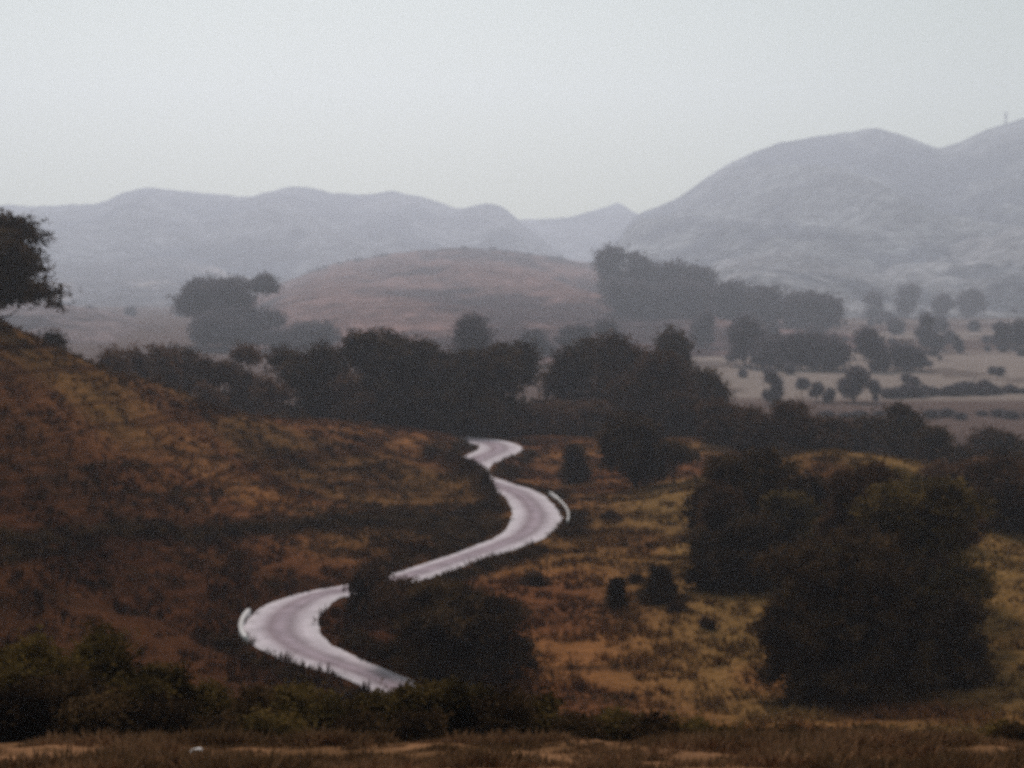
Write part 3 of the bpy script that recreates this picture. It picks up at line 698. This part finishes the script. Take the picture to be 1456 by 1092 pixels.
# pale stones on the shoulder
def stone(px, py, d, s, seed, label):
    r = np.random.default_rng(seed); import bmesh
    bm = bmesh.new(); bmesh.ops.create_icosphere(bm, subdivisions=3, radius=1)
    for v in bm.verts:
        k = 1 + .25 * (math.sin(v.co.x * 3 + seed) * math.cos(v.co.y * 2.3 + seed) + .4 * math.sin(v.co.z * 7 + seed * 2)); v.co *= k
        v.co.x *= 1.5; v.co.z *= .6
    me = bpy.data.meshes.new("stone"); bm.to_mesh(me); bm.free(); me.materials.append(M_WALL)
    o = link(bpy.data.objects.new("stone", me)); x = XD(px, d); o.location = (x, d, gz(x, d) + s * .2); o.scale = (s,) * 3; o.rotation_euler = (.1, .1, seed)
    props(o, label, "stone", "pale stones on the near verge")
stone(270, 1078, 33, .12, 1, "pale stone on the near verge, lower left of the picture")
stone(1330, 1080, 33, .11, 2, "pale stone on the near verge, lower right of the picture")
stone(1300, 1072, 34.5, .09, 3, "smallest pale stone, left of the one at lower right")

# ------------------------------------------------------------------ grass tufts
def tufts(name, n, region, hgt, wid, blades, label, seed, matname):
    r = np.random.default_rng(seed)
    y0, y1, a0, a1 = region
    y = np.sqrt(r.uniform(y0 * y0, y1 * y1, n)); a = r.uniform(a0, a1, n); x = np.tan(np.radians(a)) * y
    rd, _ = road_dist(x, y); k = rd > HWv(y) - .05; x, y = x[k], y[k]
    z = ground_z(x, y); col = terrain_color(x, y, z)
    pat = fbm(x / 2.2, y / 2.2, 201, 3); k = pat > .38; x, y, z, col, pat = x[k], y[k], z[k], col[k], pat[k]
    n = len(x); sc_ = (ss(.38, .7, pat) * .9 + .5) * r.uniform(.6, 1.3, n)
    m_ = n * blades
    X = np.repeat(np.stack([x, y, z], 1), blades, 0); s = np.repeat(sc_, blades)
    an = r.uniform(0, 2 * np.pi, m_); dr = np.stack([np.cos(an), np.sin(an), np.zeros(m_)], 1); pe = np.stack([-dr[:, 1], dr[:, 0], np.zeros(m_)], 1)
    rt = X + dr * (wid * s * r.uniform(0, .8, m_))[:, None]; rt[:, 2] -= .04
    tip = rt + dr * (hgt * s * r.uniform(.2, .9, m_))[:, None]; tip[:, 2] += hgt * s * r.uniform(.5, 1.1, m_)
    bw = (hgt * .13 * s)[:, None] * pe
    v = np.stack([rt - bw, rt + bw, tip], 1).reshape(-1, 3)
    cc = np.repeat(col, blades, 0) * r.uniform(.7, 1.3, (m_, 1)); cc = np.repeat(cc, 3, 0)
    me = mesh_np(name, v, np.arange(3 * m_).reshape(-1, 3), M_TUFT, cc)
    props(link(bpy.data.objects.new(name, me)), label, "grass", None, "stuff")
m, t, b = new_mat("grass_blades"); at = t.nodes.new("ShaderNodeAttribute"); at.attribute_name = "tint"; t.links.new(at.outputs["Color"], b.inputs["Base Color"]); M_TUFT = m
tufts("grass", 100000, (84, 290, -26, 26), .55, .4, 6, "coarse dry grass tufts covering the slopes", 5, None)
tufts("roadside_grass", 26000, (25, 41, -26, 26), .26, .16, 7, "short dry weeds on the near verge", 6, None)

# ------------------------------------------------------------------ dark scrub on the banks (uncountable low cover)
def scrub(name, label, n, seed, mat, leaf=.28):
    r = np.random.default_rng(seed)
    y = r.uniform(100, 290, n * 14); x = np.tan(np.radians(r.uniform(-24, 22, len(y)))) * y
    z = ground_z(x, y); rd, ri = road_dist(x, y); m = bank_mask(x, y, z)
    st = np.exp(-((rd - HWv(y) - 2.1) / 1.3) ** 2) * ss(.3, .55, fbm(x / 9, y / 9, 131, 3)) * (rd > HWv(y) + .9) * (y > 104) * (1 - .85 * ((x < -15) & (y > 123) & (y < 152)))
    nz = ss(.60, .74, fbm(x / 7.5, y / 3.2 + z / 1.6, 103, 4)) * .12
    ib = np.exp(-(((x + 6) / 7) ** 2 + ((y - 180) / 9) ** 2)) * (rd > HWv(y) + 1.2) * .6
    p = np.clip(m ** 1.5 * 1.2 + st * .8 + nz * (rd > HW + 2) + ib, 0, 1)
    k = r.uniform(size=len(y)) < p * .5; x, y, z = x[k][:n], y[k][:n], z[k][:n]
    h = .25 + .5 * fbm(x / 5, y / 5, 231, 2); per = 14
    cen = np.repeat(np.stack([x, y, z + h * .4], 1), per, 0) + r.normal(size=(len(x) * per, 3)) * np.array([.45, .45, .22]) * np.repeat(h * 1.6, per)[:, None]
    v, f = leaves_np(cen, leaf * .6, r)
    props(link(bpy.data.objects.new(name, mesh_np(name, v, f, LM[mat]))), label, "scrub", None, "stuff")
scrub("undergrowth", "low dark scrub along the road banks and hillside terraces", 16000, 8, 'dark')

# ------------------------------------------------------------------ haze
hx0, hx1, hy0, hy1, hz0, hz1 = -9500, 9500, -320, 7500, -75, 1050
v = [(x, y, z) for x in (hx0, hx1) for y in (hy0, hy1) for z in (hz0, hz1)]
f = [(0,1,3,2),(4,6,7,5),(0,4,5,1),(2,3,7,6),(0,2,6,4),(1,5,7,3)]
hm = bpy.data.materials.new("haze"); hm.use_nodes = True; hn = hm.node_tree.nodes
for q in list(hn): hn.remove(q)
ho = hn.new("ShaderNodeOutputMaterial"); pv = hn.new("ShaderNodeVolumePrincipled")
pv.inputs["Density"].default_value = HAZE_D; pv.inputs["Color"].default_value = (*HAZE_C, 1); pv.inputs["Anisotropy"].default_value = .5
hm.node_tree.links.new(pv.outputs[0], ho.inputs["Volume"])
me = bpy.data.meshes.new("haze"); me.from_pydata(v, [], f); me.materials.append(hm)
props(link(bpy.data.objects.new("haze", me)), "pale lilac haze filling the valley", "haze", None, "stuff")
